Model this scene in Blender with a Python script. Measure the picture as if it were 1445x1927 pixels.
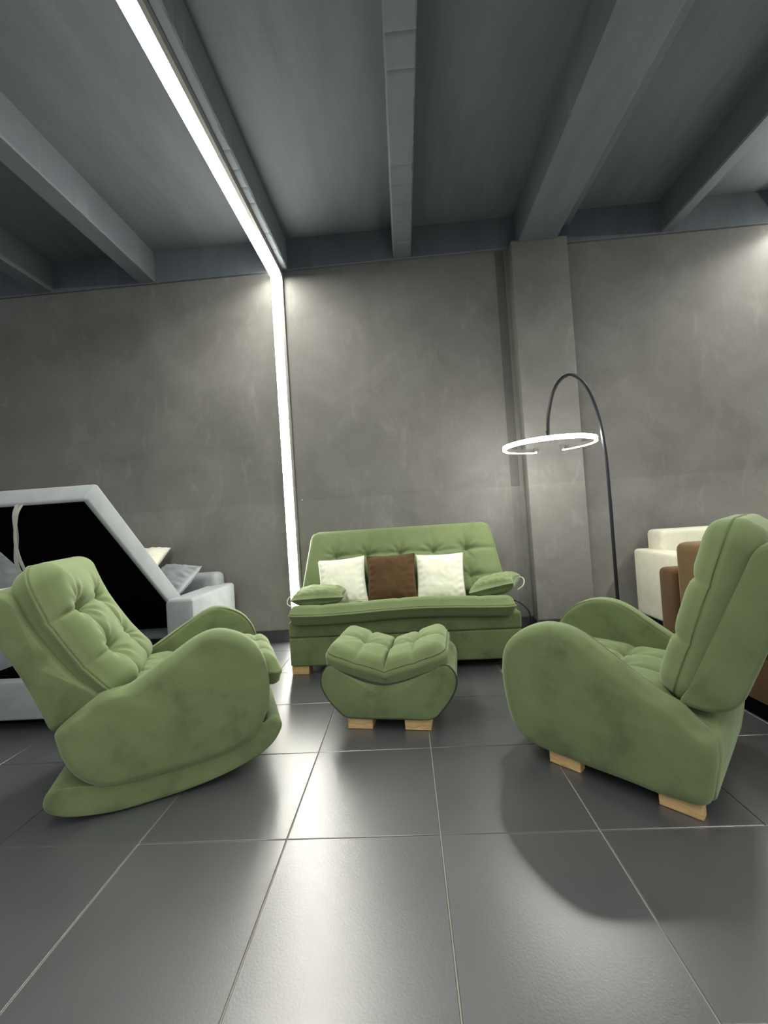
import bpy, bmesh, math, random
import numpy as np
from mathutils import Matrix, Vector, noise as mnoise

for o in list(bpy.data.objects):
    bpy.data.objects.remove(o, do_unlink=True)
SC = bpy.context.scene
COL = SC.collection

# ------------------------------------------------------------------ camera
F_PX = 777.945                                   # focal length in pixels of the 1445x1927 frame
YAW, PITCH, ROLL, CAM_H = 0.0493463612, 0.0156728553, -0.0669042961, 1.22820512
cam = bpy.data.cameras.new('camera')
cam_o = bpy.data.objects.new('camera', cam)
COL.objects.link(cam_o)
cam.sensor_fit = 'AUTO'
cam.sensor_width = 36.0
cam.lens = F_PX / 1927.0 * 36.0
cam.clip_start = 0.05
cam.clip_end = 100
_f = Vector((-math.sin(YAW) * math.cos(PITCH), math.cos(YAW) * math.cos(PITCH), math.sin(PITCH)))
_r = Vector((math.cos(YAW), math.sin(YAW), 0))
_u = _r.cross(_f)
_c, _s = math.cos(ROLL), math.sin(ROLL)
_r2 = _c * _r + _s * _u
_u2 = -_s * _r + _c * _u
cam_o.matrix_world = Matrix(((_r2.x, _u2.x, -_f.x, 0), (_r2.y, _u2.y, -_f.y, 0), (_r2.z, _u2.z, -_f.z, CAM_H), (0, 0, 0, 1)))
SC.camera = cam_o

# ------------------------------------------------------------------ world, exposure
world = bpy.data.worlds.new('world')
SC.world = world
world.use_nodes = True
WORLD_STRENGTH = 0.62
bg = world.node_tree.nodes['Background']
bg.inputs[0].default_value = (0.93, 0.97, 1.0, 1)
bg.inputs[1].default_value = WORLD_STRENGTH
SC.view_settings.view_transform = 'Standard'
SC.view_settings.look = 'None'
SC.view_settings.gamma = 1.0
SC.view_settings.use_curve_mapping = False
SC.view_settings.exposure = 0.0
LED_STRENGTH = 95.0          # the LED strips on ceiling and wall
RING_STRENGTH = 115.0         # the ring of the arc lamp

# ------------------------------------------------------------------ materials
def new_mat(name):
    m = bpy.data.materials.new(name)
    m.use_nodes = True
    nt = m.node_tree
    return m, nt, nt.nodes['Principled BSDF']

def _n(nt, t, **kw):
    n = nt.nodes.new(t)
    for k, v in kw.items():
        setattr(n, k, v)
    return n

def noise_ramp(nt, scale, stops, detail=3, coord='Object', rough=0.5, distortion=0.0, mscale=None):
    tc = _n(nt, 'ShaderNodeTexCoord')
    nz = _n(nt, 'ShaderNodeTexNoise')
    nz.inputs['Scale'].default_value = scale
    nz.inputs['Detail'].default_value = detail
    nz.inputs['Roughness'].default_value = rough
    nz.inputs['Distortion'].default_value = distortion
    src = tc.outputs[coord]
    if mscale:
        mp = _n(nt, 'ShaderNodeMapping')
        mp.inputs['Scale'].default_value = mscale
        nt.links.new(src, mp.inputs[0])
        src = mp.outputs[0]
    nt.links.new(src, nz.inputs['Vector'])
    cr = _n(nt, 'ShaderNodeValToRGB')
    els = cr.color_ramp.elements
    els[0].position, els[0].color = stops[0][0], (*stops[0][1], 1)
    els[1].position, els[1].color = stops[-1][0], (*stops[-1][1], 1)
    for p, c in stops[1:-1]:
        e = els.new(p)
        e.color = (*c, 1)
    nt.links.new(nz.outputs['Fac'], cr.inputs[0])
    return cr.outputs[0], nz, tc

def add_bump(nt, bsdf, scale, strength, dist=0.002, detail=4, coord='Object'):
    tc = _n(nt, 'ShaderNodeTexCoord')
    nz = _n(nt, 'ShaderNodeTexNoise')
    nz.inputs['Scale'].default_value = scale
    nz.inputs['Detail'].default_value = detail
    nt.links.new(tc.outputs[coord], nz.inputs['Vector'])
    b = _n(nt, 'ShaderNodeBump')
    b.inputs['Strength'].default_value = strength
    b.inputs['Distance'].default_value = dist
    nt.links.new(nz.outputs['Fac'], b.inputs['Height'])
    nt.links.new(b.outputs[0], bsdf.inputs['Normal'])
    return b

def mul(c, k):
    return tuple(x * k for x in c)

def fabric(name, col, dark=0.72, light=1.15, scale=5.0, sheen=0.35, rough=0.85, sheen_col=None):
    m, nt, b = new_mat(name)
    out, nz, tc = noise_ramp(nt, scale, [(0.32, mul(col, dark)), (0.5, col), (0.7, mul(col, light))], detail=6, rough=0.58, distortion=0.25)
    nt.links.new(out, b.inputs['Base Color'])
    b.inputs['Roughness'].default_value = rough
    b.inputs['Specular IOR Level'].default_value = 0.15
    b.inputs['Sheen Weight'].default_value = sheen
    b.inputs['Sheen Roughness'].default_value = 0.45
    b.inputs['Sheen Tint'].default_value = (*(sheen_col or (1, 1, 1)), 1)
    add_bump(nt, b, 260, 0.25, 0.001, 3)
    return m

def plain(name, col, rough=0.6, metallic=0.0, spec=0.5, bump=None):
    m, nt, b = new_mat(name)
    out, nz, tc = noise_ramp(nt, 14, [(0.3, mul(col, 0.9)), (0.7, mul(col, 1.08))])
    nt.links.new(out, b.inputs['Base Color'])
    b.inputs['Roughness'].default_value = rough
    b.inputs['Metallic'].default_value = metallic
    b.inputs['Specular IOR Level'].default_value = spec
    if bump:
        add_bump(nt, b, *bump)
    return m

def emitter(name, col, strength):
    m = bpy.data.materials.new(name)
    m.use_nodes = True
    nt = m.node_tree
    nt.nodes.remove(nt.nodes['Principled BSDF'])
    e = _n(nt, 'ShaderNodeEmission')
    e.inputs[0].default_value = (*col, 1)
    e.inputs[1].default_value = strength
    nt.links.new(e.outputs[0], nt.nodes['Material Output'].inputs[0])
    return m

def wood_mat():
    m, nt, b = new_mat('pale_wood')
    out, nz, tc = noise_ramp(nt, 6, [(0.3, (0.42, 0.27, 0.11)), (0.5, (0.56, 0.38, 0.17)), (0.7, (0.66, 0.47, 0.24))],
                             detail=5, distortion=1.2, mscale=(1.5, 12, 12))
    nt.links.new(out, b.inputs['Base Color'])
    b.inputs['Roughness'].default_value = 0.55
    return m

def tile_mat():
    m, nt, b = new_mat('slate_grey_tile')
    oi = _n(nt, 'ShaderNodeObjectInfo')
    out, nz, tc = noise_ramp(nt, 3.0, [(0.3, (0.048, 0.051, 0.057)), (0.7, (0.063, 0.066, 0.073))], detail=5)
    hs = _n(nt, 'ShaderNodeHueSaturation')
    mr = _n(nt, 'ShaderNodeMapRange')
    mr.inputs[3].default_value = 0.92
    mr.inputs[4].default_value = 1.08
    nt.links.new(oi.outputs['Random'], mr.inputs[0])
    nt.links.new(mr.outputs[0], hs.inputs['Value'])
    nt.links.new(out, hs.inputs['Color'])
    nt.links.new(hs.outputs[0], b.inputs['Base Color'])
    b.inputs['Roughness'].default_value = 0.345
    b.inputs['Specular IOR Level'].default_value = 1.0
    b.inputs['IOR'].default_value = 1.7
    add_bump(nt, b, 130, 0.22, 0.0016, 6)
    return m

def wall_mat(name='grey_plaster', g=1.0):
    """dark grey plaster; a repainted darker field above 1.45 m, a dark stripe beside the column, trowel marks"""
    m, nt, b = new_mat(name)
    tc = _n(nt, 'ShaderNodeTexCoord')
    out, nz, _t = noise_ramp(nt, 1.6, [(0.25, mul((0.120, 0.1175, 0.108), g)), (0.5, mul((0.158, 0.155, 0.143), g)), (0.75, mul((0.196, 0.193, 0.181), g))], detail=7, rough=0.62, distortion=0.5)
    out2, nz2, _t2 = noise_ramp(nt, 5.0, [(0.56, (1, 1, 1)), (0.74, (1.22, 1.22, 1.21))], detail=6, rough=0.6, distortion=1.0, mscale=(1.6, 1.0, 0.6))
    mx = _n(nt, 'ShaderNodeMixRGB', blend_type='MULTIPLY')
    mx.inputs[0].default_value = 1.0
    nt.links.new(out, mx.inputs[1])
    nt.links.new(out2, mx.inputs[2])
    sep = _n(nt, 'ShaderNodeSeparateXYZ')
    nt.links.new(tc.outputs['Object'], sep.inputs[0])
    def math_(op, a, bb):
        n = _n(nt, 'ShaderNodeMath', operation=op)
        for i, v in enumerate((a, bb)):
            if isinstance(v, (int, float)):
                n.inputs[i].default_value = v
            else:
                nt.links.new(v, n.inputs[i])
        return n.outputs[0]
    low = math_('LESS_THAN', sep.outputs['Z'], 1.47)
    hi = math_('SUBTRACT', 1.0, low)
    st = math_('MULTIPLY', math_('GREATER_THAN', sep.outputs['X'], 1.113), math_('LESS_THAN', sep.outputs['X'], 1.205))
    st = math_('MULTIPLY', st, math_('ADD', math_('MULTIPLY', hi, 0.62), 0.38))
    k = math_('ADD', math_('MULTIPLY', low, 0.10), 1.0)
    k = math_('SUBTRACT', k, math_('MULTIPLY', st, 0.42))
    comb = _n(nt, 'ShaderNodeCombineXYZ')
    for i in range(3):
        nt.links.new(k, comb.inputs[i])
    mx2 = _n(nt, 'ShaderNodeMixRGB', blend_type='MULTIPLY')
    mx2.inputs[0].default_value = 1.0
    nt.links.new(mx.outputs[0], mx2.inputs[1])
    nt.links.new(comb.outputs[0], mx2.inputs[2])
    nt.links.new(mx2.outputs[0], b.inputs['Base Color'])
    b.inputs['Roughness'].default_value = 0.6
    b.inputs['Specular IOR Level'].default_value = 0.35
    add_bump(nt, b, 7, 0.25, 0.01, 8)
    return m

def ceiling_mat(name='painted_concrete', k=1.0):
    m, nt, b = new_mat(name)
    out, nz, tc = noise_ramp(nt, 2.0, [(0.3, mul((0.080, 0.094, 0.106), k)), (0.7, mul((0.108, 0.125, 0.139), k))], detail=6, rough=0.6, mscale=(3.0, 0.6, 1.0))
    nt.links.new(out, b.inputs['Base Color'])
    b.inputs['Roughness'].default_value = 0.7
    add_bump(nt, b, 18, 0.3, 0.006, 6)
    return m

GREEN = (0.134, 0.174, 0.079)
M_GREEN = fabric('green_suede', GREEN, 0.70, 1.14, 5.0, 0.30, 0.85, (0.85, 1.0, 0.7))
M_GREEN_L = fabric('green_suede_cushion', mul(GREEN, 1.1), 0.86, 1.08, 3.5, 0.30, 0.85, (0.85, 1.0, 0.7))
M_PIPE = fabric('green_piping', mul(GREEN, 0.85), 0.9, 1.1, 10, 0.1)
M_DARKPIPE = plain('dark_piping', (0.03, 0.03, 0.025), 0.7)
M_GREY = fabric('grey_microfibre', (0.245, 0.268, 0.280), 0.88, 1.08, 5, 0.15, 0.9)
M_GREYP = fabric('slate_grey_cotton', (0.21, 0.23, 0.242), 0.9, 1.08, 6, 0.15, 0.9)
M_LINING_SHADE = plain('black_lining_shade', (0.0025, 0.0025, 0.003), 0.95, 0, 0.0)  # lid lining; also colours in shade on base sides and under bases
M_CREAM = fabric('cream_boucle', (0.66, 0.65, 0.52), 0.93, 1.05, 12, 0.15, 0.9)
M_CREAMP = fabric('cream_cotton', (0.72, 0.73, 0.61), 0.95, 1.04, 10, 0.15, 0.9)
M_BROWN = fabric('brown_suede', (0.074, 0.042, 0.018), 0.8, 1.15, 6, 0.25, 0.85, (1, .8, .6))
M_BROWNL = fabric('tan_brown_suede', (0.098, 0.061, 0.026), 0.85, 1.12, 6, 0.25, 0.85, (1, .8, .6))
M_WOOD = wood_mat()
M_TILE = tile_mat()
M_GROUT = plain('sandy_grout', (0.27, 0.25, 0.215), 0.95)
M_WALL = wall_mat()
M_COLUMN = wall_mat('column_plaster', 1.22)  # wall plaster lightened to stand in for ring light on the column
M_CEIL = ceiling_mat()
M_BEAM = ceiling_mat('painted_beam', 1.1)
M_ROUGHBEAM = ceiling_mat('flaking_painted_beam', 1.7)
M_BASEB = plain('charcoal_baseboard', (0.035, 0.036, 0.038), 0.45)
M_BLACK = plain('black_metal', (0.008, 0.008, 0.012), 0.4)
M_CABLE = plain('black_rubber', (0.01, 0.01, 0.01), 0.5)
M_ALU = plain('grey_aluminium', (0.20, 0.19, 0.175), 0.45, 0.3)
M_STRAP = fabric('grey_webbing', (0.30, 0.31, 0.28), 0.9, 1.1, 20, 0.0)
M_LOOP = fabric('pale_cord', (0.45, 0.47, 0.36), 0.9, 1.1, 20, 0.0)
M_LED = emitter('led_diffuser', (1.0, 0.98, 0.89), LED_STRENGTH)
M_LEDW = emitter('led_wall_diffuser', (1.0, 0.975, 0.88), LED_STRENGTH * 0.8)
M_RING = emitter('ring_diffuser', (1.0, 0.975, 0.90), RING_STRENGTH)
M_WHITE = plain('white_plastic', (0.7, 0.7, 0.68), 0.5)

# ------------------------------------------------------------------ helpers
def link(name, verts, faces, m, parent=None, smooth=True, auto=None):
    me = bpy.data.meshes.new(name)
    me.from_pydata([tuple(map(float, v)) for v in verts], [], [tuple(int(i) for i in f) for f in faces])
    me.update()
    bm = bmesh.new()
    bm.from_mesh(me)
    bmesh.ops.recalc_face_normals(bm, faces=bm.faces)
    bm.to_mesh(me)
    bm.free()
    me.materials.append(m)
    if smooth:
        me.shade_smooth()
        if auto:
            me.set_sharp_from_angle(angle=math.radians(auto))
    o = bpy.data.objects.new(name, me)
    COL.objects.link(o)
    if parent:
        o.parent = parent
    return o

def thing(name, label, cat, loc=(0, 0, 0), rotz=0.0, group=None):
    o = bpy.data.objects.new(name, None)
    o.empty_display_size = 0.1
    COL.objects.link(o)
    o.location = loc
    o.rotation_euler = (0, 0, rotz)
    o['label'] = label
    o['category'] = cat
    if group:
        o['group'] = group
    return o

def tag(o, label, cat, group=None):
    o['label'] = label
    o['category'] = cat
    if group:
        o['group'] = group
    return o

def struct(o):
    o['kind'] = 'structure'
    return o

def box_geo(x0, x1, y0, y1, z0, z1, bev=0.0, seg=3):
    bm = bmesh.new()
    bmesh.ops.create_cube(bm, size=1.0)
    for v in bm.verts:
        v.co = Vector((x0 + (v.co.x + .5) * (x1 - x0), y0 + (v.co.y + .5) * (y1 - y0), z0 + (v.co.z + .5) * (z1 - z0)))
    if bev > 0:
        bmesh.ops.bevel(bm, geom=list(bm.edges), offset=bev, segments=seg, profile=0.5, affect='EDGES')
    bm.verts.ensure_lookup_table()
    vs = [v.co.copy() for v in bm.verts]
    fs = [[v.index for v in f.verts] for f in bm.faces]
    bm.free()
    return vs, fs

def box(name, x0, x1, y0, y1, z0, z1, m, parent=None, bev=0.0, seg=3, M=None):
    vs, fs = box_geo(x0, x1, y0, y1, z0, z1, bev, seg)
    if M is not None:
        vs = [M @ v for v in vs]
    return link(name, vs, fs, m, parent, True, 40)

def cr_closed(pts, n):
    """closed Catmull-Rom through pts, resampled evenly to n points"""
    P = np.array(pts, float)
    k = len(P)
    out = []
    for i in range(k):
        p0, p1, p2, p3 = P[i - 1], P[i], P[(i + 1) % k], P[(i + 2) % k]
        for t in np.linspace(0, 1, 16, endpoint=False):
            out.append(.5 * ((2 * p1) + (-p0 + p2) * t + (2 * p0 - 5 * p1 + 4 * p2 - p3) * t * t + (-p0 + 3 * p1 - 3 * p2 + p3) * t ** 3))
    return resample(np.array(out), n, True)

def resample(P, n, closed=False):
    Q = np.vstack([P, P[:1]]) if closed else P
    d = np.r_[0, np.cumsum(np.linalg.norm(np.diff(Q, axis=0), axis=1))]
    t = np.linspace(0, d[-1], n, endpoint=not closed)
    return np.stack([np.interp(t, d, Q[:, j]) for j in range(Q.shape[1])], 1)

def cr_open(pts, n):
    P = np.array(pts, float)
    P = np.vstack([2 * P[0] - P[1], P, 2 * P[-1] - P[-2]])
    out = []
    for i in range(1, len(P) - 2):
        p0, p1, p2, p3 = P[i - 1], P[i], P[i + 1], P[i + 2]
        for t in np.linspace(0, 1, 12, endpoint=False):
            out.append(.5 * ((2 * p1) + (-p0 + p2) * t + (2 * p0 - 5 * p1 + 4 * p2 - p3) * t * t + (-p0 + 3 * p1 - 3 * p2 + p3) * t ** 3))
    out.append(P[-2])
    return resample(np.array(out), n)

def tube(name, pts, r, m, parent=None, sides=8, closed=False, n=None, caps=True, radii=None):
    P = np.array(pts, float)
    if n:
        P = cr_closed(P, n) if closed else cr_open(P, n)
    k = len(P)
    T = np.zeros_like(P)
    if closed:
        T = np.roll(P, -1, 0) - np.roll(P, 1, 0)
    else:
        T[1:-1] = P[2:] - P[:-2]
        T[0], T[-1] = P[1] - P[0], P[-1] - P[-2]
    T /= np.linalg.norm(T, axis=1)[:, None] + 1e-12
    up = np.array([0, 0, 1.0]) if abs(T[0][2]) < .9 else np.array([1.0, 0, 0])
    N = np.cross(T[0], up)
    N /= np.linalg.norm(N)
    verts, faces = [], []
    for i in range(k):
        N = N - T[i] * (N @ T[i])
        N /= np.linalg.norm(N)
        B = np.cross(T[i], N)
        rr = radii[i] if radii is not None else r
        for s in range(sides):
            a = 2 * math.pi * s / sides
            verts.append(P[i] + rr * (math.cos(a) * N + math.sin(a) * B))
    rng = k if closed else k - 1
    for i in range(rng):
        j = (i + 1) % k
        for s in range(sides):
            s2 = (s + 1) % sides
            faces.append((i * sides + s, i * sides + s2, j * sides + s2, j * sides + s))
    if caps and not closed:
        faces.append(tuple(range(sides)))
        faces.append(tuple((k - 1) * sides + s for s in range(sides)))
    return link(name, verts, faces, m, parent, True, 60)

def rounded_prism_geo(outline, y0, y1, r0, r1=None, n=96, centre=None, dome0=0.0, dome1=0.0, inner=4, smooth=True, wob=0.0, seed=0):
    """an upholstered slab: closed outline in (x,z), thickness from y0 to y1, both rims rounded (r0 at y0, r1 at y1), faces domed"""
    if r1 is None:
        r1 = r0
    O = cr_closed(outline, n) if smooth else resample(np.array(outline, float), n, True)
    c = np.array(centre) if centre is not None else O.mean(0)
    dist = np.linalg.norm(O - c, axis=1)[:, None]
    rings = []
    K = 6
    def face_rings(r, ysign, yface, dome):
        L = []
        for k in range(K + 1):                                 # from the rim to the face
            th = math.pi / 2 * k / K
            d = r * (1 - math.cos(th))
            L.append((O + (c - O) * np.minimum(d / dist, .9), yface - ysign * (r - r * math.sin(th))))
        P = L[-1][0]
        for k in range(1, inner + 1):
            t = k / (inner + 1)
            L.append((P + (c - P) * t, yface + ysign * dome * (1 - (1 - t) ** 2)))
        return L
    A = face_rings(r0, -1, y0, dome0)
    Bq = face_rings(r1, 1, y1, dome1)
    seq = A[::-1] + Bq
    verts = []
    for P, y in seq:
        for p in P:
            verts.append((p[0], y, p[1]))
    if wob:
        vv = []
        for v in verts:
            q = Vector((v[0] * 4 + seed, v[1] * 4, v[2] * 4))
            w = mnoise.noise_vector(q) * wob
            vv.append((v[0] + w.x, v[1] + w.y, v[2] + w.z))
        verts = vv
    faces = []
    R = len(seq)
    for i in range(R - 1):
        for s in range(n):
            s2 = (s + 1) % n
            faces.append((i * n + s, i * n + s2, (i + 1) * n + s2, (i + 1) * n + s))
    verts.append((c[0], y0 - dome0, c[1]))
    verts.append((c[0], y1 + dome1, c[1]))
    a, b = len(verts) - 2, len(verts) - 1
    for s in range(n):
        s2 = (s + 1) % n
        faces.append((s, s2, a))
        faces.append(((R - 1) * n + s, (R - 1) * n + s2, b))
    return verts, faces

def prism(name, outline, y0, y1, r, m, parent, **kw):
    v, f = rounded_prism_geo(outline, y0, y1, r, **kw)
    return link(name, v, f, m, parent)

def seg_d(px, py, a, b):
    ax, ay = a
    bx, by = b
    dx, dy = bx - ax, by - ay
    L2 = dx * dx + dy * dy + 1e-12
    t = np.clip(((px - ax) * dx + (py - ay) * dy) / L2, 0, 1)
    return np.hypot(px - ax - t * dx, py - ay - t * dy)

def cushion_geo(W, L, T, rc, re, nx=70, ny=70, tufts=(), seams=(), td=.035, ts=.045, sd=.012, ss=.018, crown=.02, wr=.004, fmap=None,
                bottom_crown=.01, wall_bulge=.008, seam_line=None, seed=1, folds=8):
    """box cushion. Plan coords u in +-W/2, v in +-L/2; w up. Buttons pull it down, seams crease it, gathers radiate from the buttons."""
    rnd = random.Random(seed)
    us = np.linspace(-1, 1, nx)
    vs = np.linspace(-1, 1, ny)
    U, V = np.meshgrid(us, vs)
    # square -> rounded rectangle, ring by ring
    s = np.maximum(np.abs(U), np.abs(V))
    s_ = np.where(s == 0, 1, s)
    bu, bv = U / s_ * W / 2, V / s_ * L / 2                     # on the boundary of the rectangle
    cx, cy = np.clip(bu, -(W / 2 - rc), W / 2 - rc), np.clip(bv, -(L / 2 - rc), L / 2 - rc)
    dx, dy = bu - cx, bv - cy
    dl = np.hypot(dx, dy)
    k = np.where(dl > rc, rc / np.maximum(dl, 1e-9), 1)
    bu, bv = cx + dx * k, cy + dy * k
    X, Y = bu * s, bv * s
    d = (1 - s) * np.minimum(W, L) / 2                          # distance from the rim, roughly
    qx, qy = np.abs(X) - (W / 2 - rc), np.abs(Y) - (L / 2 - rc)
    sdf = np.hypot(np.maximum(qx, 0), np.maximum(qy, 0)) + np.minimum(np.maximum(qx, qy), 0) - rc
    d = np.maximum(-sdf, 0)
    dd = np.minimum(d, re)
    edge = np.sqrt(np.maximum(re * re - (re - dd) ** 2, 0)) - re
    crown_f = crown * np.clip(d / (min(W, L) * .3), 0, 1) ** .7
    Z = edge + crown_f
    fade = np.clip(d / (re * .9), 0, 1)
    for (tx, ty) in tufts:
        r = np.hypot(X - tx, Y - ty)
        Z = Z - td * np.exp(-r / ts)
        th = np.arctan2(Y - ty, X - tx)
        ph = rnd.random() * 6
        g = np.cos(folds * th + ph + 1.5 * np.sin(2 * th + ph)) * np.exp(-((r - .065) / .055) ** 2)
        Z = Z + wr * g * fade
    for sg in seams:
        a, b = sg[0], sg[1]
        kk = sg[2] if len(sg) > 2 else 1.0
        r = seg_d(X, Y, a, b)
        Z = Z - kk * sd * np.exp(-r / ss) * np.clip(d / (re * .35) + .25, 0, 1)
    top = np.stack([X, Y, T / 2 + Z], -1)
    Zb = -(edge + bottom_crown * np.clip(d / (min(W, L) * .3), 0, 1))
    bot = np.stack([X, Y, -T / 2 + Zb], -1)
    verts = list(top.reshape(-1, 3))
    nb = len(verts)
    # rim loop
    idx = np.arange(nx * ny).reshape(ny, nx)
    rim = list(idx[0, :]) + list(idx[1:, -1]) + list(idx[-1, -2::-1]) + list(idx[-2:0:-1, 0])
    faces = []
    for j in range(ny - 1):
        for i in range(nx - 1):
            faces.append((idx[j, i], idx[j, i + 1], idx[j + 1, i + 1], idx[j + 1, i]))
    h0, h1 = T / 2 - re, -T / 2 + re
    prev = rim
    nw = 6
    RX = np.array([verts[i] for i in rim])
    nrm = RX[:, :2] - np.stack([np.clip(RX[:, 0], -(W / 2 - rc), W / 2 - rc), np.clip(RX[:, 1], -(L / 2 - rc), L / 2 - rc)], 1)
    nrm /= np.linalg.norm(nrm, axis=1)[:, None] + 1e-9
    for q in range(1, nw):
        t = q / nw
        off = wall_bulge * math.sin(math.pi * t)
        if seam_line and abs(t - seam_line) < .5 / nw:
            off -= .006
        cur = []
        for j in range(len(rim)):
            verts.append(np.array([RX[j, 0] + nrm[j, 0] * off, RX[j, 1] + nrm[j, 1] * off, RX[j, 2] + (h1 - h0) * t]))
            cur.append(len(verts) - 1)
        for j in range(len(rim)):
            j2 = (j + 1) % len(rim)
            faces.append((prev[j], prev[j2], cur[j2], cur[j]))
        prev = cur
    off_b = len(verts)
    verts += list(bot.reshape(-1, 3))
    for j in range(ny - 1):
        for i in range(nx - 1):
            faces.append((off_b + idx[j, i], off_b + idx[j + 1, i], off_b + idx[j + 1, i + 1], off_b + idx[j, i + 1]))
    for j in range(len(rim)):
        j2 = (j + 1) % len(rim)
        faces.append((prev[j], prev[j2], off_b + rim[j2], off_b + rim[j]))
    if fmap:
        verts = [fmap(*v) for v in verts]
    rim_pts = [tuple(v) for v in (verts[i] for i in rim)]
    return verts, faces, rim_pts

def cushion(name, m, parent, piping=None, **kw):
    v, f, rim = cushion_geo(**kw)
    o = link(name, v, f, m, parent)
    if piping:
        tube('piping', rim, .0045, piping, o, 6, True)
    return o

def pillow_geo(W, H, T, n=36, pinch=.06, seed=0, wr=.006, M=None, sag=0.0, pw=.55):
    """knife-edge scatter cushion standing in the local XZ plane, thickness along Y"""
    us = np.linspace(-1, 1, n)
    U, V = np.meshgrid(us, us)
    px = U * W / 2 * (1 - pinch * (1 - np.abs(V) ** 2) * np.abs(U) ** 3)
    pz = V * H / 2 * (1 - pinch * (1 - np.abs(U) ** 2) * np.abs(V) ** 3)
    pr = np.maximum((1 - np.abs(U) ** 2.4) * (1 - np.abs(V) ** 2.4), 0) ** pw
    verts = []
    nz = np.zeros_like(U)
    for j in range(n):
        for i in range(n):
            q = Vector((U[j, i] * 2.6 + seed * 7.3, V[j, i] * 2.6, seed))
            nz[j, i] = mnoise.noise(q) + .5 * mnoise.noise(q * 2.3)
    e = np.minimum(1 - np.abs(U), 1 - np.abs(V))
    ripple = np.cos(U * 21 + V * 7 + seed) * np.exp(-((np.abs(V) - .86) / .14) ** 2) * .5 + np.cos(V * 23 - U * 6 + seed) * np.exp(-((np.abs(U) - .86) / .14) ** 2) * .7
    lump = wr * (nz + ripple) * np.clip(e * 6, 0, 1)
    drop = -sag * (1 - U ** 2)
    F = np.stack([px, -(T / 2 * pr + lump), pz + drop * (V > 0) * V], -1).reshape(-1, 3)
    Bk = np.stack([px, T / 2 * pr + lump * .5, pz + drop * (V > 0) * V], -1).reshape(-1, 3)
    verts = list(F) + list(Bk)
    idx = np.arange(n * n).reshape(n, n)
    o = n * n
    faces = []
    for j in range(n - 1):
        for i in range(n - 1):
            faces.append((idx[j, i], idx[j, i + 1], idx[j + 1, i + 1], idx[j + 1, i]))
            faces.append((o + idx[j, i], o + idx[j + 1, i], o + idx[j + 1, i + 1], o + idx[j, i + 1]))
    rim = list(idx[0, :]) + list(idx[1:, -1]) + list(idx[-1, -2::-1]) + list(idx[-2:0:-1, 0])
    for j in range(len(rim)):
        a, b = rim[j], rim[(j + 1) % len(rim)]
        faces.append((a, b, o + b, o + a))
    if M is not None:
        verts = [M @ Vector(v) for v in verts]
    return verts, faces, [tuple(verts[i]) for i in rim]

def pillow(name, W, H, T, m, label, cat, M, group=None, edge=None, **kw):
    v, f, rim = pillow_geo(W, H, T, **kw)
    loc = M.to_translation()
    o = link(name, v, f, m)
    o.matrix_world = M
    tag(o, label, cat, group)
    if edge:
        tube('piping', rim, .005, edge, o, 6, True)
    return o

def TR(x, y, z, rz=0.0, rx=0.0, ry=0.0):
    return Matrix.Translation((x, y, z)) @ Matrix.Rotation(rz, 4, 'Z') @ Matrix.Rotation(rx, 4, 'X') @ Matrix.Rotation(ry, 4, 'Y')

R = math.radians

# ------------------------------------------------------------------ floor: tiles on a grouted bed
TX0, TY0, TS = -0.5453, 1.6135, 0.6
floor = struct(box('floor', -9, 9, -6, 4.6, -0.12, -0.004, M_GROUT))
ox, oy = TX0 - 6 * TS, TY0 - 4 * TS
def tile_mesh():
    h = TS / 2 - .0023
    vs, fs = box_geo(-h, h, -h, h, -.012, 0, 0, 1)
    bm = bmesh.new()
    bv = [bm.verts.new(v) for v in vs]
    for f in fs:
        bm.faces.new([bv[i] for i in f])
    top = [e for e in bm.edges if all(v.co.z > -.001 for v in e.verts)]
    bmesh.ops.bevel(bm, geom=top, offset=.0018, segments=1, affect='EDGES')
    bmesh.ops.recalc_face_normals(bm, faces=bm.faces)
    me = bpy.data.meshes.new('tile')
    bm.to_mesh(me)
    bm.free()
    me.materials.append(M_TILE)
    return me
tme = tile_mesh()
rt = random.Random(5)
for i in range(15):
    for j in range(9):
        t = bpy.data.objects.new('tile', tme)
        COL.objects.link(t)
        t.parent = floor
        t.location = (ox + (i + .5) * TS, oy + (j + .5) * TS, rt.uniform(-.0004, .0004))
# the rest of the showroom floor around and behind the camera
for nm, a in (('floor_field', (-9, 9, -6, oy - .002)), ('floor_field', (-9, ox - .002, oy, 4.6)), ('floor_field', (ox + 15 * TS + .002, 9, oy, 4.6))):
    o = box(nm, a[0], a[1], a[2], a[3], -.016, 0, M_TILE, floor)

# ------------------------------------------------------------------ wall, column, baseboards, ceiling, beams
WY = 4.322
wall = struct(box('wall_back', -9, 9, WY, WY + .2, -.02, 4.6, M_WALL))
column = struct(box('wall_column', 1.245, 1.80, 4.17, WY + .01, 0, 3.925, M_COLUMN, bev=.012, seg=2))
column.name = 'column'
baseb = struct(box('baseboard_back', -9, 1.245, WY - .014, WY, 0, .13, M_BASEB, bev=.002, seg=1))
baseb2 = struct(box('baseboard_right', 1.80, 9, WY - .014, WY, 0, .13, M_BASEB, bev=.002, seg=1))
baseb3 = struct(box('baseboard_column', 1.231, 1.814, 4.156, WY, 0, .13, M_BASEB, bev=.002, seg=1))

ceiling = struct(box('ceiling', -9, 9, -6, WY + .2, 4.25, 4.40, M_CEIL))

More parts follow.
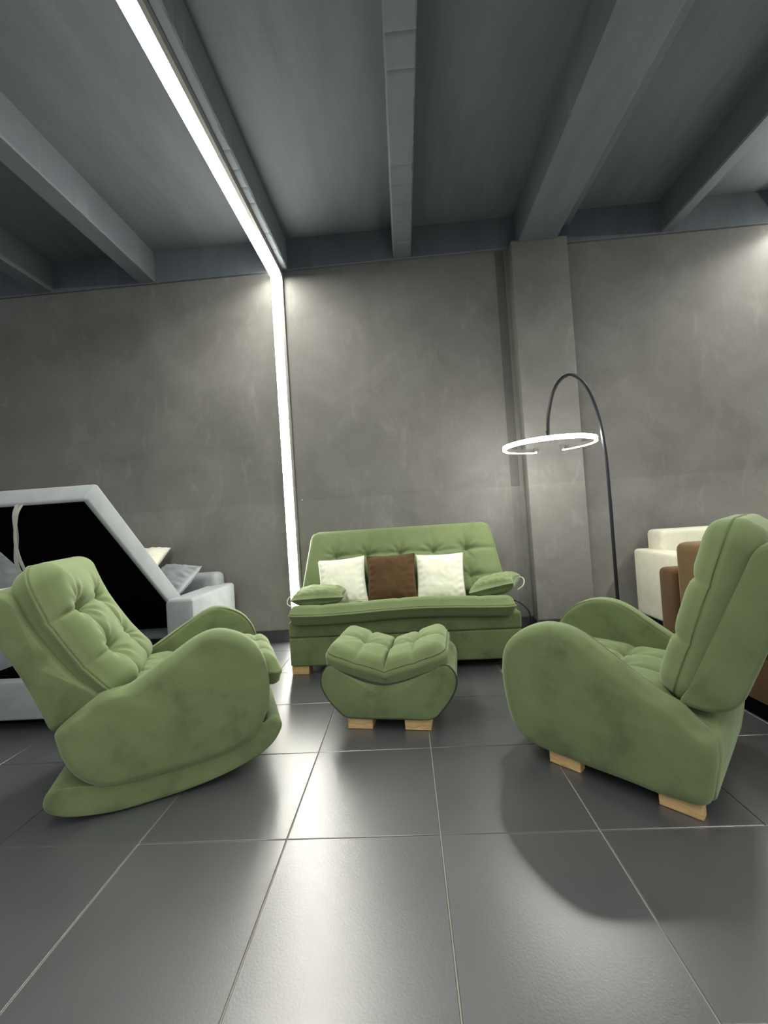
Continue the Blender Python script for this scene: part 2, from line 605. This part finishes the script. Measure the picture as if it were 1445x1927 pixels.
def beam(name, x0, x1, zb, m, jag0=0.0, jag1=0.0, y0=-6, y1=WY, ztop=4.26, seed=0, notch=False):
    """concrete beam along y, its lower edges chipped"""
    N = 220
    ys = np.r_[np.linspace(y0, 1.0, 12)[:-1], np.linspace(1.0, y1, N)]
    ring = []
    for y in ys:
        def nz(k):
            v = mnoise.noise(Vector((y * 9, seed + k * 5.1, 0))) * .6 + mnoise.noise(Vector((y * 27, seed + k * 3.3, 2))) * .4
            return v
        a, b = jag0 * nz(1), jag1 * nz(2)
        zc = 0
        if notch and (y * 5.0 + .35 * math.sin(y * 3 + seed)) % 1.0 < .05:
            zc = .006
        ring.append([(x0, y, ztop), (x0, y, zb + .012 + abs(a)), (x0 + .012 + a, y, zb + zc), ((x0 + x1) / 2, y, zb + zc + .004 * nz(3)), (x1 - .010 - b, y, zb + zc), (x1 - abs(b) * .3, y, zb + .012 + abs(b)), (x1, y, ztop)])
    verts = [p for r_ in ring for p in r_]
    faces = []
    k = 7
    for i in range(len(ys) - 1):
        for s in range(k):
            s2 = (s + 1) % k
            faces.append((i * k + s, i * k + s2, (i + 1) * k + s2, (i + 1) * k + s))
    faces.append(tuple(range(k)))
    faces.append(tuple((len(ys) - 1) * k + s for s in range(k)))
    return struct(link(name, verts, faces, m, None, True, 30))

beam('ceiling_beam', -3.84, -3.65, 3.93, M_BEAM, .004, .004, seed=1)
beam('ceiling_beam', -2.69, -2.50, 3.93, M_BEAM, .004, .006, seed=2)
beam('ceiling_beam', -1.25, -1.058, 3.93, M_ROUGHBEAM, .004, .014, seed=3, notch=True)
beam('ceiling_beam', 0.06, 0.25, 3.93, M_BEAM, .003, .014, seed=4, notch=True)
beam('ceiling_beam', 1.32, 1.70, 3.90, M_BEAM, .010, .004, seed=5)
beam('ceiling_beam', 1.69, 1.88, 4.09, M_BEAM, .003, .003, seed=6)
beam('ceiling_beam', 2.78, 2.90, 3.93, M_BEAM, .005, .012, seed=7)
beam('ceiling_beam', 3.93, 4.12, 3.93, M_BEAM, .005, .006, seed=8)
# ring beam along the wall head
rb_v, rb_f = box_geo(-9, 9, WY - .035, WY + .02, 3.925, 4.26, .006, 1)
struct(link('ceiling_beam', rb_v, rb_f, M_BEAM, None, True, 30))

# ------------------------------------------------------------------ LED light lines (ceiling + wall, one bent profile each)
def light_line(name, xc, label):
    t = thing(name, label, 'light', (xc, WY, 0))
    hw = .046
    # local: y negative is into the room. the profile is a channel: back plate and two lips
    zt = 3.922
    zb = 3.868
    yb = -.035 - .0
    def chan(nm, x0, x1, m, bev=.002):
        # ceiling run, then wall run, as one L-shaped lip
        prof = [(-10.0, zt), (-10.0, zb), (-.045, zb), (-.045, .10), (-.0, .10), (-.0, zt)]
        vs, fs = [], []
        for x in (x0, x1):
            vs += [(x, y, z) for y, z in prof]
        k = len(prof)
        for s in range(k):
            s2 = (s + 1) % k
            fs.append((s, s2, k + s2, k + s))
        fs.append((0, 1, 2, 5))
        fs.append((2, 3, 4, 5))
        fs.append((k, k + 1, k + 2, k + 5))
        fs.append((k + 2, k + 3, k + 4, k + 5))
        return link(nm, vs, fs, m, t, False)
    chan('profile_lip', hw, hw + .030, M_ALU)
    box('profile_lip', -hw - .005, -hw, -.045, 0, .10, zb + .02, M_ALU, t)
    box('profile_lip', -hw - .006, -hw, -10, -.045, zb + .014, zt, M_ALU, t)
    # back plates
    box('profile_back', -hw, hw, -10, -.001, zt - .01, zt - .002, M_ALU, t)
    # ceiling run: diffuser recessed between deep lips; wall run: diffuser standing a little proud of them
    zd, yd = zb + .022, -.0475
    # on the left the diffuser wraps over the edge of the channel, on the right a deep lip shields it
    vs = []
    for y_ in (-10, -.045):
        vs += [(-hw - .006, y_, zb + .014), (-hw - .006, y_, zb + .006), (-hw + .002, y_, zb), (hw, y_, zd)]
    o = link('diffuser', vs, [(0, 1, 5, 4), (1, 2, 6, 5), (2, 3, 7, 6)], M_LED, t, False)
    o['label'] = 'glowing white diffuser of the ceiling run'
    vs, fs = box_geo(-hw + .001, hw - .001, yd, -.030, .104, zb + .010, .002, 2)
    o = link('diffuser', vs, fs, M_LEDW, t, False)
    o['label'] = 'glowing white diffuser of the wall run'
    return t
light_line('light_line', -1.197, 'long white LED light line running along the ceiling and down the wall')
light_line('light_line', 4.025, 'second LED light line to the right beyond the cream sofa')

# tiny white screw cap beside the wall run of the light line
tag(box('screw_cap', -1.075, -1.062, WY - .006, WY, 1.478, 1.488, M_WHITE, bev=.003, seg=2), 'tiny white wall cap just beside the wall light line', 'fitting')

# ------------------------------------------------------------------ armchairs
def chair_body(t, arm, side, hw_in, hw_out):
    pass

def arm_pair(t, prof, y_in, y_out, centre):
    for sgn in (1, -1):
        a0, a1 = (y_in, y_out) if sgn > 0 else (-y_out, -y_in)
        r0, r1 = (.028, .055) if sgn > 0 else (.055, .028)
        v, f = rounded_prism_geo(prof, a0, a1, r0, r1, n=120, centre=centre, dome0=.012 if sgn < 0 else .004, dome1=.012 if sgn > 0 else .004, inner=6, wob=.006, seed=sgn)
        o = link('arm', v, f, M_GREEN, t)
        # welt on the inner rim
        O = cr_closed(prof, 120)
        c = np.array(centre)
        d = np.linalg.norm(O - c, axis=1)[:, None]
        Q = O + (c - O) * (.006 / d)
        yy = sgn * (y_in + .012)
        tube('piping', [(p[0], yy, p[1]) for p in Q], .0042, M_PIPE, o, 6, True)

def axis_map(p0, p1, bow=0.0, roll_fn=None):
    """cushion coords -> chair coords: v runs p0 -> p1 in (x,z), u across y, w along the face normal"""
    p0, p1 = np.array(p0, float), np.array(p1, float)
    d = p1 - p0
    L = np.linalg.norm(d)
    d /= L
    nrm = np.array([d[1], -d[0]])                   # for a back leaning rearward this faces forward/up
    mid = (p0 + p1) / 2
    def f(u, v, w):
        s = v / (L / 2)
        off = w - bow * max(0, 1 - s * s)
        q = mid + d * v + nrm * off
        return (q[0], u, q[1])
    return f, L

def seat_map(p0, p1, droop=.05, crown=0.0):
    p0, p1 = np.array(p0, float), np.array(p1, float)
    d = p1 - p0
    L = np.linalg.norm(d)
    d /= L
    nrm = np.array([-d[1], d[0]])
    mid = (p0 + p1) / 2
    def f(u, v, w):
        s = v / (L / 2)
        off = w - droop * max(0, (s - .45) / .55) ** 2
        q = mid + d * v + nrm * off
        return (q[0], u, q[1])
    return f, L

def grid_seams(xs, ys, W, L, k=1.0):
    out = []
    for x in xs:
        out.append(((x, -L / 2), (x, L / 2), k))
    for y in ys:
        out.append(((-W / 2, y), (W / 2, y), k))
    return out

# --- right chair: on wooden feet
dR = (math.cos(R(136.08)), math.sin(R(136.08)))
nR = (math.sin(R(136.08)), -math.cos(R(136.08)))       # away from the camera
cR = (1.052 + nR[0] * .37, 1.639 + nR[1] * .37)
ch = thing('armchair', 'green suede armchair on light wooden block feet before the brown chair', 'armchair', (cR[0], cR[1], 0), R(136.08))
armR = [(-.020, .075), (.06, .052), (.15, .044), (.25, .044), (.35, .044), (.453, .044), (.553, .048), (.64, .056), (.715, .08), (.772, .125), (.806, .195), (.826, .285), (.832, .387),
        (.812, .497), (.767, .568), (.694, .628), (.607, .662), (.528, .668), (.461, .656), (.401, .629), (.336, .586), (.259, .532), (.187, .482), (.12, .441), (.054, .41), (.015, .372), (-.03, .335), (-.054, .308), (-.048, .21)]
arm_pair(ch, armR, .285, .405, (.42, .32))
# body between the arms
prism('body', [(.80, .15), (.815, .25), (.80, .36), (.60, .38), (.3, .36), (.1, .36), (-.01, .35), (-.04, .34), (-.05, .30), (-.04, .20), (-.02, .10), (.05, .07), (.4, .07), (.72, .075)], -.30, .30, .03, M_GREEN, ch, n=100, centre=(.35, .22))
# rear end panel across the full width
prism('rear_panel', [(-.03, .075), (.03, .07), (.06, .2), (.04, .28), (-.01, .325), (-.050, .33), (-.066, .29), (-.060, .21), (-.045, .12)], -.355, .355, .03, M_GREEN, ch, n=60, centre=(-.04, .24))
fm, L = seat_map((.10, .36), (.905, .385), .05)
W = .56
tu = [(x, y) for x in (-.093, .093) for y in (-.13, .12)]
cushion('seat_cushion', M_GREEN_L, ch, W=W, L=L, T=.15, rc=.06, re=.06, tufts=tu, seams=grid_seams((-.093, .093), (-.13, .12), W, L), fmap=fm, td=.05, ts=.04, sd=.018, crown=.025, seed=3)
prism('back_frame', [(.066, .405), (.02, .388), (-.06, .395), (-.122, .44), (-.175, .56), (-.255, .76), (-.325, .93), (-.335, 1.0), (-.30, 1.045), (-.24, 1.05), (-.195, 1.02), (-.15, .92), (-.05, .685), (.04, .46)], -.30, .30, .028, M_GREEN, ch, n=100, centre=(-.13, .7), dome0=.004, dome1=.004, wob=.005)
fm, L = axis_map((.075, .395), (-.165, 1.13))
tu = [(x, y) for x in (-.1, .1) for y in (-.13, .12)]
cushion('back_cushion', M_GREEN_L, ch, piping=M_PIPE, W=.585, L=L, T=.165, rc=.10, re=.055, tufts=tu, seams=grid_seams((-.1, .1), (-.13, .12), .585, L), fmap=fm, td=.05, ts=.04, sd=.018, crown=.035, seed=4)
for (x0, sg) in ((.0, 1), (.453, 1), (.0, -1), (.453, -1)):
    ft = box('foot', x0, x0 + .147, sg * .37 - .05 * (sg > 0), sg * .37 + .05 * (sg < 0), 0, .08, M_WOOD, ch, bev=.003, seg=1)
    ft['label'] = 'light wooden block foot'

# --- left chair: rocker
aL = R(24.5)
cL = (-1.499 - math.sin(aL) * .37, 1.731 + math.cos(aL) * .37)
rk = thing('rocking_armchair', 'green suede rocking armchair on a curved upholstered rocker base by the grey sofa', 'armchair', (cL[0], cL[1], 0), aL)
armL = [(-.066, .40), (-.060, .355), (-.042, .285), (-.008, .215), (.05, .158), (.123, .132), (.263, .122), (.431, .122), (.61, .135), (.73, .175), (.79, .25), (.828, .355), (.834, .457), (.823, .54), (.792, .617), (.738, .68),
        (.655, .724), (.582, .735), (.508, .712), (.426, .668), (.34, .617), (.27, .573), (.205, .537), (.11, .528), (.02, .472), (-.045, .425)]
arm_pair(rk, armL, .285, .405, (.42, .39))
prism('body', [(.80, .21), (.83, .30), (.81, .42), (.60, .44), (.3, .42), (.0, .44), (-.06, .40), (-.05, .30), (.0, .20), (.1, .15), (.4, .13), (.72, .16)], -.30, .30, .03, M_GREEN, rk, n=100, centre=(.35, .29))
prism('rocker', [(-.120, .105), (-.098, .072), (-.045, .043), (.042, .020), (.13, .006), (.22, .0015), (.30, .0015), (.40, .007), (.516, .024), (.62, .044), (.704, .068), (.79, .102), (.845, .140), (.880, .190), (.884, .220), (.865, .248), (.83, .262),
                  (.79, .235), (.70, .185), (.55, .15), (.3, .135), (.1, .14), (-.01, .165), (-.075, .172), (-.108, .150)], -.375, .375, .028, M_GREEN, rk, n=150, centre=(.35, .095), wob=.003)
fm, L = seat_map((.06, .42), (.905, .485), .045)
tu = [(x, y) for x in (-.093, .093) for y in (-.13, .13)]
cushion('seat_cushion', M_GREEN_L, rk, W=W, L=L, T=.16, rc=.06, re=.065, tufts=tu, seams=grid_seams((-.093, .093), (-.13, .13, .33), W, L), fmap=fm, td=.05, ts=.04, sd=.018, crown=.028, seed=5)
prism('back_frame', [(.10, .50), (.0, .44), (-.05, .41), (-.080, .405), (-.11, .48), (-.150, .575), (-.20, .69), (-.245, .79), (-.33, .97), (-.325, 1.01), (-.25, 1.015), (-.20, .99), (-.15, .87), (-.08, .745), (.01, .61)], -.352, .352, .03, M_GREEN, rk, n=100, centre=(-.10, .68), dome0=.008, dome1=.008, wob=.006)
fm, L = axis_map((.178, .478), (-.165, 1.115), bow=.042)
tu = [(x, y) for x in (-.165, .10) for y in (-.145, .10)]
cushion('back_cushion', M_GREEN_L, rk, piping=M_PIPE, W=.65, L=L, T=.19, rc=.10, re=.085, nx=90, ny=100, sd=.020, ss=.016, seam_line=None, tufts=tu, seams=[((-.165, -L / 2), (-.165, .10)), ((.10, -L / 2), (.10, .10)), ((-.34, -.145), (-.165, -.145), .8), ((-.34, .10), (.10, .10), 1.2)],
        fmap=fm, td=.092, ts=.050, crown=.045, wr=.005, seed=9, folds=9)

# ------------------------------------------------------------------ ottoman
aO = R(-7.46)
ot = thing('ottoman', 'small green tufted saddle ottoman on wooden feet in front of the green sofa', 'ottoman', (-.18 + .008, 2.42, 0), aO)
oprof = [(-.331, .384), (-.37, .352), (-.388, .314), (-.389, .261), (-.362, .197), (-.306, .128), (-.25, .083), (-.164, .075), (.07, .075), (.25, .08), (.322, .135), (.376, .206), (.404, .267), (.406, .316), (.387, .358), (.344, .383), (.24, .34), (.124, .295), (.0, .270), (-.1, .28), (-.191, .312), (-.27, .35)]
DO = .46
v, f = rounded_prism_geo(oprof, -.03, DO, .014, .014, n=140, centre=(0, .19), dome0=.010, dome1=.010, wob=.003)
ob = link('body', v, f, M_GREEN, ot)
O = cr_closed(oprof, 140)
for yy in (-.024, DO - .006):
    tube('piping', [(p[0], yy, p[1]) for p in O], .004, M_DARKPIPE, ob, 6, True)
WO, LO = .74, .50
def ofm(u, v, w):
    # V-shaped saddle: both wings rise from the middle
    k = .30
    a = math.sqrt(u * u + .0009) - .03
    z = .362 + k * a
    s = (1 if u > 0 else -1) * min(1, abs(u) / .04)
    n = math.sqrt(1 + k * k)
    return (u * .97 - s * k / n * w, v + .215, z + w / n - .03)
tu = [(x, 0.0) for x in (-.185, 0, .185)]
cushion('seat_cushion', M_GREEN_L, ot, piping=M_PIPE, W=WO, L=LO, T=.15, rc=.07, re=.05, nx=100, ny=70, tufts=tu, seams=grid_seams((-.185, 0, .185), (0,), WO, LO, 1.1) + [((0, -LO / 2), (0, LO / 2), 1.0)], fmap=ofm, td=.045, ts=.035, sd=.020, ss=.015, crown=.026, wr=.003, seed=2)
for x0 in (-.25, .092):
    for y0 in (0.0, .28):
        box('foot', x0, x0 + .152, y0, y0 + .12, 0, .082, M_WOOD, ot, bev=.003, seg=1)['label'] = 'light wooden block foot'

# ------------------------------------------------------------------ green sofa
aS = R(-1.7)
so = thing('sofa', 'green suede three-seat sofa with tufted back against the rear wall', 'sofa', (-.2, 3.325, 0), aS)
box('base', -.812, 1.058, 0, .84, .066, .298, M_GREEN, so, bev=.018, seg=4)
box('upper_base', -.812, 1.058, -.002, .84, .300, .432, M_GREEN, so, bev=.022, seg=4)
def mfm(u, v, w):
    s = u / .9
    off = -.045 * max(0, (-v - .2) / .2) ** 1.5 if v < -.2 else 0
    return (u + .112, v + .345, w + .503 - .150 * min(1.0, max(0.0, (v + .40) / .55)) * (w > -.02) + .012 * math.sin(u * 4 + 1) * (1 if v < 0 else 0))
seamsS = grid_seams((-.63, -.315, 0, .315, .63), (0.02,), 1.80, .86, .7)
cushion('seat_mattress', M_GREEN_L, so, W=1.80, L=.86, T=.165, rc=.07, re=.07, nx=120, ny=60, tufts=[(x, .02) for x in (-.63, -.315, 0, .315, .63)], seams=seamsS, fmap=mfm, td=.02, crown=.012, wr=.003, seed=6, wall_bulge=.012, piping=M_PIPE)
p0, p1 = np.array((.50, .50)), np.array((.78, 1.145))
dS = (p1 - p0) / np.linalg.norm(p1 - p0)
LS = float(np.linalg.norm(p1 - p0))
nS = np.array([-dS[1], dS[0]])
mS = (p0 + p1) / 2
def bfm(u, v, w):
    t = v / LS + .5
    k = 1.0 - .085 * t
    q = mS + dS * v + nS * (w - .06)
    return (u * k + .108, q[0], q[1])
tx = (-.655, -.325, .005, .335, .665)
ty = (.07, -.19)
cushion('backrest', M_GREEN_L, so, W=1.93, L=LS, T=.15, rc=.085, re=.055, nx=130, ny=60, tufts=[(x, y) for x in tx for y in ty], seams=[((-.655, .07), (.96, .07), 1.0), ((-.655, -.19), (.96, -.19), .7)] + [((x, -.35), (x, .07), .7) for x in tx] + [((x, .07), (x, .35), .25) for x in tx],
        fmap=bfm, td=.055, ts=.055, sd=.020, ss=.013, crown=.026, wr=.007, seed=8, folds=7)
box('backrest_frame', -.80, 1.01, .68, .92, .30, .70, M_GREEN, so, bev=.03, seg=3)
for x0 in (-.805, .91):
    for y0 in (.012, .68):
        box('foot', x0, x0 + .142, y0, y0 + .12, 0, .067, M_WOOD, so, bev=.003, seg=1)['label'] = 'light wooden block foot'

def on_sofa(x, y, z):
    c, s = math.cos(aS), math.sin(aS)
    return (-.2 + x * c - y * s, 3.325 + x * s + y * c, z)
LEAN = R(-20)
x, y, z = on_sofa(-.425, .462, .680)
pillow('cushion', .44, .43, .12, M_CREAMP, 'cream square cushion at the left end of the green sofa beside the brown one', 'cushion', TR(x, y, z, aS + R(4), LEAN, R(-3)), seed=1)
x, y, z = on_sofa(.030, .455, .682)
pillow('cushion', .445, .43, .12, M_BROWN, 'dark brown square cushion in the middle of the green sofa', 'cushion', TR(x, y, z, aS, LEAN, R(-1)), seed=2, edge=M_BROWN)
x, y, z = on_sofa(.472, .45, .672)
pillow('cushion', .44, .43, .12, M_CREAMP, 'cream square cushion on the green sofa right of the brown cushion', 'cushion', TR(x, y, z, aS - R(4), LEAN, R(0)), seed=3)
# loose arm bolsters with cord loops
def bolster(x, y, z, rz, ry, label, W, D, T, seed, flip):
    px, py, pz = on_sofa(x, y, z)
    M = TR(px, py, pz, aS + rz, R(-90), 0) @ Matrix.Rotation(ry, 4, 'Z')
    v, f, rim = pillow_geo(W, D, T, n=40, pinch=.12, seed=seed, wr=.008, pw=.40)
    o = link('arm_bolster', v, f, M_GREEN_L)
    o.matrix_world = M
    tag(o, label, 'cushion')
    s = -1 if flip else 1
    c0 = s * W / 2 * .97
    pts = [(c0, 0, .05), (c0 + s * .035, -.004, .03), (c0 + s * .055, .02, -.02), (c0 + s * .045, .05, -.07), (c0 + s * .0, .07, -.10)]
    tube('cord_loop', pts, .005, M_LOOP, o, 6, n=24)['label'] = 'pale cord loop'
    return o
bolster(-.575, .165, .612, R(6), R(0), 'green arm bolster with a cord loop lying at the left end of the sofa seat', .44, .34, .165, 4, True)
bolster(.915, .235, .612, R(-22), R(-14), 'green arm bolster with a cord loop propped at the right end of the sofa seat', .38, .38, .17, 5, False)
tag(tube('power_cable', [(.90, 4.10, .36), (.99, 4.14, .35), (1.10, 4.17, .29), (1.17, 4.19, .20), (1.185, 4.22, .10), (1.18, 4.28, .006), (1.0, 4.29, .006)], .0055, M_CABLE, None, 8, n=50), 'thin black power cable dropping behind the right end of the green sofa', 'cable')

# ------------------------------------------------------------------ arc floor lamp with open LED ring
LS_ = 0.92                                       # the lamp stands this much of the way from the camera to x 1.65, y 3.4
lp = thing('arc_floor_lamp', 'black arc floor lamp with an open glowing LED ring, in front of the column', 'lamp', (1.65 * LS_, 3.4 * LS_, 0))
def lathe(name, prof, m, parent, n=40, off=(0, 0, 0)):
    vs, fs = [], []
    for r_, z_ in prof:
        for s in range(n):
            a = 2 * math.pi * s / n
            vs.append((off[0] + r_ * math.cos(a), off[1] + r_ * math.sin(a), off[2] + z_))
    for i in range(len(prof) - 1):
        for s in range(n):
            s2 = (s + 1) % n
            fs.append((i * n + s, i * n + s2, (i + 1) * n + s2, (i + 1) * n + s))
    return link(name, vs, fs, m, parent, True, 40)
lathe('base', [(0.001, 0), (.15, 0), (.15, .018), (.14, .024), (.03, .026), (.02, .05), (.001, .05)], M_BLACK, lp)
ps = [(0, 0, .03), (0, 0, .6), (0, 0, 1.0), (-.001, 0, 1.35), (-.008, 0, 1.62), (-.036, -.003, 1.90), (-.095, -.007, 2.12), (-.165, -.012, 2.235), (-.245, -.018, 2.28), (-.325, -.023, 2.25), (-.395, -.028, 2.15), (-.440, -.032, 2.0), (-.457, -.034, 1.90), (-.460, -.034, 1.80)]
ps = [(x_ * LS_, y_ * LS_, z_ if z_ < .1 else CAM_H + (z_ - CAM_H) * LS_) for x_, y_, z_ in ps]
tube('pole', ps, .0125, M_BLACK, lp, 12, n=110)
RC, RR, RZ = ((1.311 - 1.65) * LS_, .32 * LS_), .375 * LS_, CAM_H + (1.788 - CAM_H) * LS_
gap = R(18)
GA = R(90 - 20)                                  # the ring's gap faces the wall, its hub is on the near side
angs = np.linspace(GA + gap, GA + 2 * math.pi - gap, 120)
def band(name, r0, r1, z0, z1, m, a0=None, bend=None):
    vs, fs = [], []
    for a in angs:
        for r_, z_ in ((r0, z0), (r1, z0), (r1, z1), (r0, z1)):
            vs.append((RC[0] + r_ * math.cos(a), RC[1] + r_ * math.sin(a), z_))
    k = 4
    for i in range(len(angs) - 1):
        for s in range(k):
            s2 = (s + 1) % k
            fs.append((i * k + s, i * k + s2, (i + 1) * k + s2, (i + 1) * k + s))
    fs.append((0, 1, 2, 3))
    fs.append(tuple((len(angs) - 1) * k + s for s in range(4)))
    return link(name, vs, fs, m, lp, True, 40)
band('ring_profile', RR - .012, RR + .004, RZ - .016, RZ + .014, M_ALU)
dif = band('ring_diffuser', RR - .006, RR + .013, RZ - .020, RZ + .010, M_RING)
dif['label'] = 'glowing white ring diffuser'
for sg in (1, -1):
    a = GA + sg * gap
    M_ = Matrix.Translation((RC[0] + RR * math.cos(a), RC[1] + RR * math.sin(a), RZ)) @ Matrix.Rotation(a, 4, 'Z')
    box('end_clip', -.040, -.010, -.012 if sg > 0 else -.030, .030 if sg > 0 else .012, -.010, .022, M_ALU, lp, bev=.003, seg=1, M=M_)
an = GA + math.pi
tube('ring_stem', [(RC[0] + RR * math.cos(an), RC[1] + RR * math.sin(an), RZ + .01), (RC[0] + RR * math.cos(an), RC[1] + RR * math.sin(an), RZ + .05)], .011, M_BLACK, lp, 12)

# ------------------------------------------------------------------ grey storage sofa with the chaise lid raised
gs = thing('storage_sofa', 'light grey corner sofa with its chaise lid raised to show black lining', 'sofa', (-2.4, 3.2, 0))
GX, GY = 2.4, -3.2
ST = Matrix.Translation((2.4, -3.2, 0))
dl = np.array((.7125, -.7016))                   # down the lid in (y,z)
nl = np.array((.7016, .7125))                    # outward (top side) normal
def lid_box(name, x0, x1, a0, a1, b0, b1, m, parent, bev):
    vs, fs = box_geo(x0, x1, a0, a1, b0, b1, bev, 4)
    o = np.array((2.506, 1.473))
    out = []
    for v in vs:
        q = o + dl * v.y + nl * v.z
        out.append((v.x + 2.4, q[0] - 3.2, q[1]))
    return link(name, out, fs, m, parent, True, 50)
lid = lid_box('lid', -2.905, -2.0, 0.0, 1.56, 0.004, .162, M_GREY, gs, .022)
lid_box('lining', -2.885, -2.02, .018, 1.55, -.004, .02, M_LINING_SHADE, lid, .0)
# strap: a doubled webbing loop hanging from the front rim of the lid
def strap(pts, w, nm='strap'):
    P = cr_open(pts, 30)
    vs, fs = [], []
    for p in P:
        for dx_, dy_ in ((-w, 0), (w, 0), (w, .004), (-w, .004)):
            vs.append((p[0] + dx_ + 2.4, p[1] + dy_ - 3.2, p[2]))
    for i in range(len(P) - 1):
        for s in range(4):
            s2 = (s + 1) % 4
            fs.append((i * 4 + s, i * 4 + s2, (i + 1) * 4 + s2, (i + 1) * 4 + s))
    fs += [(0, 1, 2, 3), tuple((len(P) - 1) * 4 + s for s in range(4))]
    return link(nm, vs, fs, M_STRAP, gs, True, 40)
strap([(-2.46, 2.515, 1.472), (-2.458, 2.49, 1.40), (-2.452, 2.49, 1.27), (-2.462, 2.49, 1.13), (-2.457, 2.50, 1.05)], .013)
strap([(-2.432, 2.520, 1.472), (-2.438, 2.485, 1.40), (-2.450, 2.48, 1.25), (-2.437, 2.485, 1.14), (-2.41, 2.50, 1.03)], .010)
box('base_panel', -2.96, -2.0, 2.58, 2.66, .075, .328, M_GREY, gs, bev=.015, M=ST)
box('base_side', -2.06, -2.0, 2.64, 3.70, .075, .328, M_LINING_SHADE, gs, bev=.01, M=ST)  # black colour carries the shade on this outer side
box('base_side', -2.96, -2.90, 2.64, 3.70, .075, .328, M_LINING_SHADE, gs, bev=.01, M=ST)
box('base_floor', -2.93, -2.03, 2.62, 3.72, .08, .10, M_LINING_SHADE, gs, M=ST)
box('shade_plinth', -2.90, -2.06, 2.72, 3.70, 0, .076, M_LINING_SHADE, gs, M=ST)  # black block painting in the shadow under the chaise base
box('arm', -2.03, -1.80, 3.335, 4.20, .08, .674, M_GREY, gs, bev=.028, seg=4, M=ST)
box('backrest', -4.2, -1.92, 4.03, 4.27, .25, .795, M_GREY, gs, bev=.06, seg=4, M=ST)
box('seat', -4.2, -2.96, 3.10, 4.0, .20, .50, M_GREY, gs, bev=.03, seg=3, M=ST)
box('rear_seat', -2.96, -2.0, 3.72, 4.0, .25, .50, M_GREY, gs, bev=.03, seg=3, M=ST)
for (x_, y_) in ((-1.9, 3.40), (-1.9, 4.12), (-4.1, 3.2), (-3.05, 3.2), (-4.1, 4.1)):
    box('leg', x_ - .02, x_ + .02, y_ - .02, y_ + .02, 0, .22 if x_ < -3 else .09, M_BLACK, gs, bev=.002, seg=1, M=ST)
pillow('pillow', .50, .42, .18, M_GREYP, 'plump slate grey pillow leaning behind the raised lid of the storage sofa', 'pillow', TR(-2.27, 3.84, .765, R(-20), R(-50), R(4)), seed=6, wr=.010)
pillow('pillow', .48, .42, .17, M_CREAMP, 'cream pillow with one corner showing above the slate grey pillow', 'pillow', TR(-2.70, 4.05, .965, R(0), R(-62), R(-4)), seed=7, wr=.008)
pillow('pillow', .60, .46, .20, M_GREYP, 'grey pillow beyond the left edge of the raised sofa lid', 'pillow', TR(-3.45, 3.58, .92, R(10), R(-20), R(5)), seed=8, wr=.012)
pillow('pillow', .50, .36, .16, M_CREAMP, 'cream pillow lying low behind the rocking armchair back', 'pillow', TR(-3.36, 3.20, .70, R(6), R(-25), R(-8)), seed=9, wr=.008)

# ------------------------------------------------------------------ cream sofa (against the wall, right)
cs = thing('sofa', 'cream upholstered sofa against the wall behind the brown armchair', 'sofa', (3.2, 3.8, 0))
CT = Matrix.Translation((-3.2, -3.8, 0))
for x0 in (2.235, 4.10):
    box('arm', x0, x0 + .20, 3.38, 4.235, .13, .765, M_CREAM, cs, bev=.035, seg=4, M=CT)
box('backrest', 2.385, 4.15, 4.00, 4.26, .30, .945, M_CREAM, cs, bev=.045, seg=4, M=CT)
box('base', 2.40, 4.12, 3.42, 4.20, .14, .34, M_CREAM, cs, bev=.02, seg=2, M=CT)
for k_ in range(2):
    box('seat_cushion', 2.44 + k_ * .83, 3.26 + k_ * .83, 3.36, 4.02, .335, .47, M_CREAM, cs, bev=.045, seg=4, M=CT)
for (x_, y_) in ((2.33, 3.47), (2.33, 4.13), (4.2, 3.47), (4.2, 4.13)):
    box('leg', x_ - .025, x_ + .025, y_ - .025, y_ + .025, 0, .14, M_BLACK, cs, bev=.002, seg=1, M=CT)

# ------------------------------------------------------------------ brown armchair, seen from behind
bc = thing('armchair', 'brown suede armchair turned away to the right in front of the cream sofa', 'armchair', (2.3, 2.66, 0))
BT = Matrix.Translation((-2.3, -2.66, 0))
box('arm', 1.85, 2.72, 2.99, 3.20, .09, .735, M_BROWN, bc, bev=.045, seg=4, M=BT)
box('arm', 1.85, 2.72, 2.085, 2.295, .09, .735, M_BROWN, bc, bev=.045, seg=4, M=BT)
box('backrest', 1.853, 2.10, 2.29, 2.995, .30, .930, M_BROWNL, bc, bev=.055, seg=4, M=BT)
box('base', 1.86, 2.70, 2.28, 3.0, .09, .34, M_BROWN, bc, bev=.015, seg=2, M=BT)
box('seat_cushion', 2.08, 2.74, 2.30, 2.985, .335, .48, M_BROWNL, bc, bev=.05, seg=4, M=BT)
box('shade_plinth', 1.87, 2.66, 2.12, 3.17, 0, .092, M_LINING_SHADE, bc, M=BT)  # dark block in place of the shadow beneath the armchair
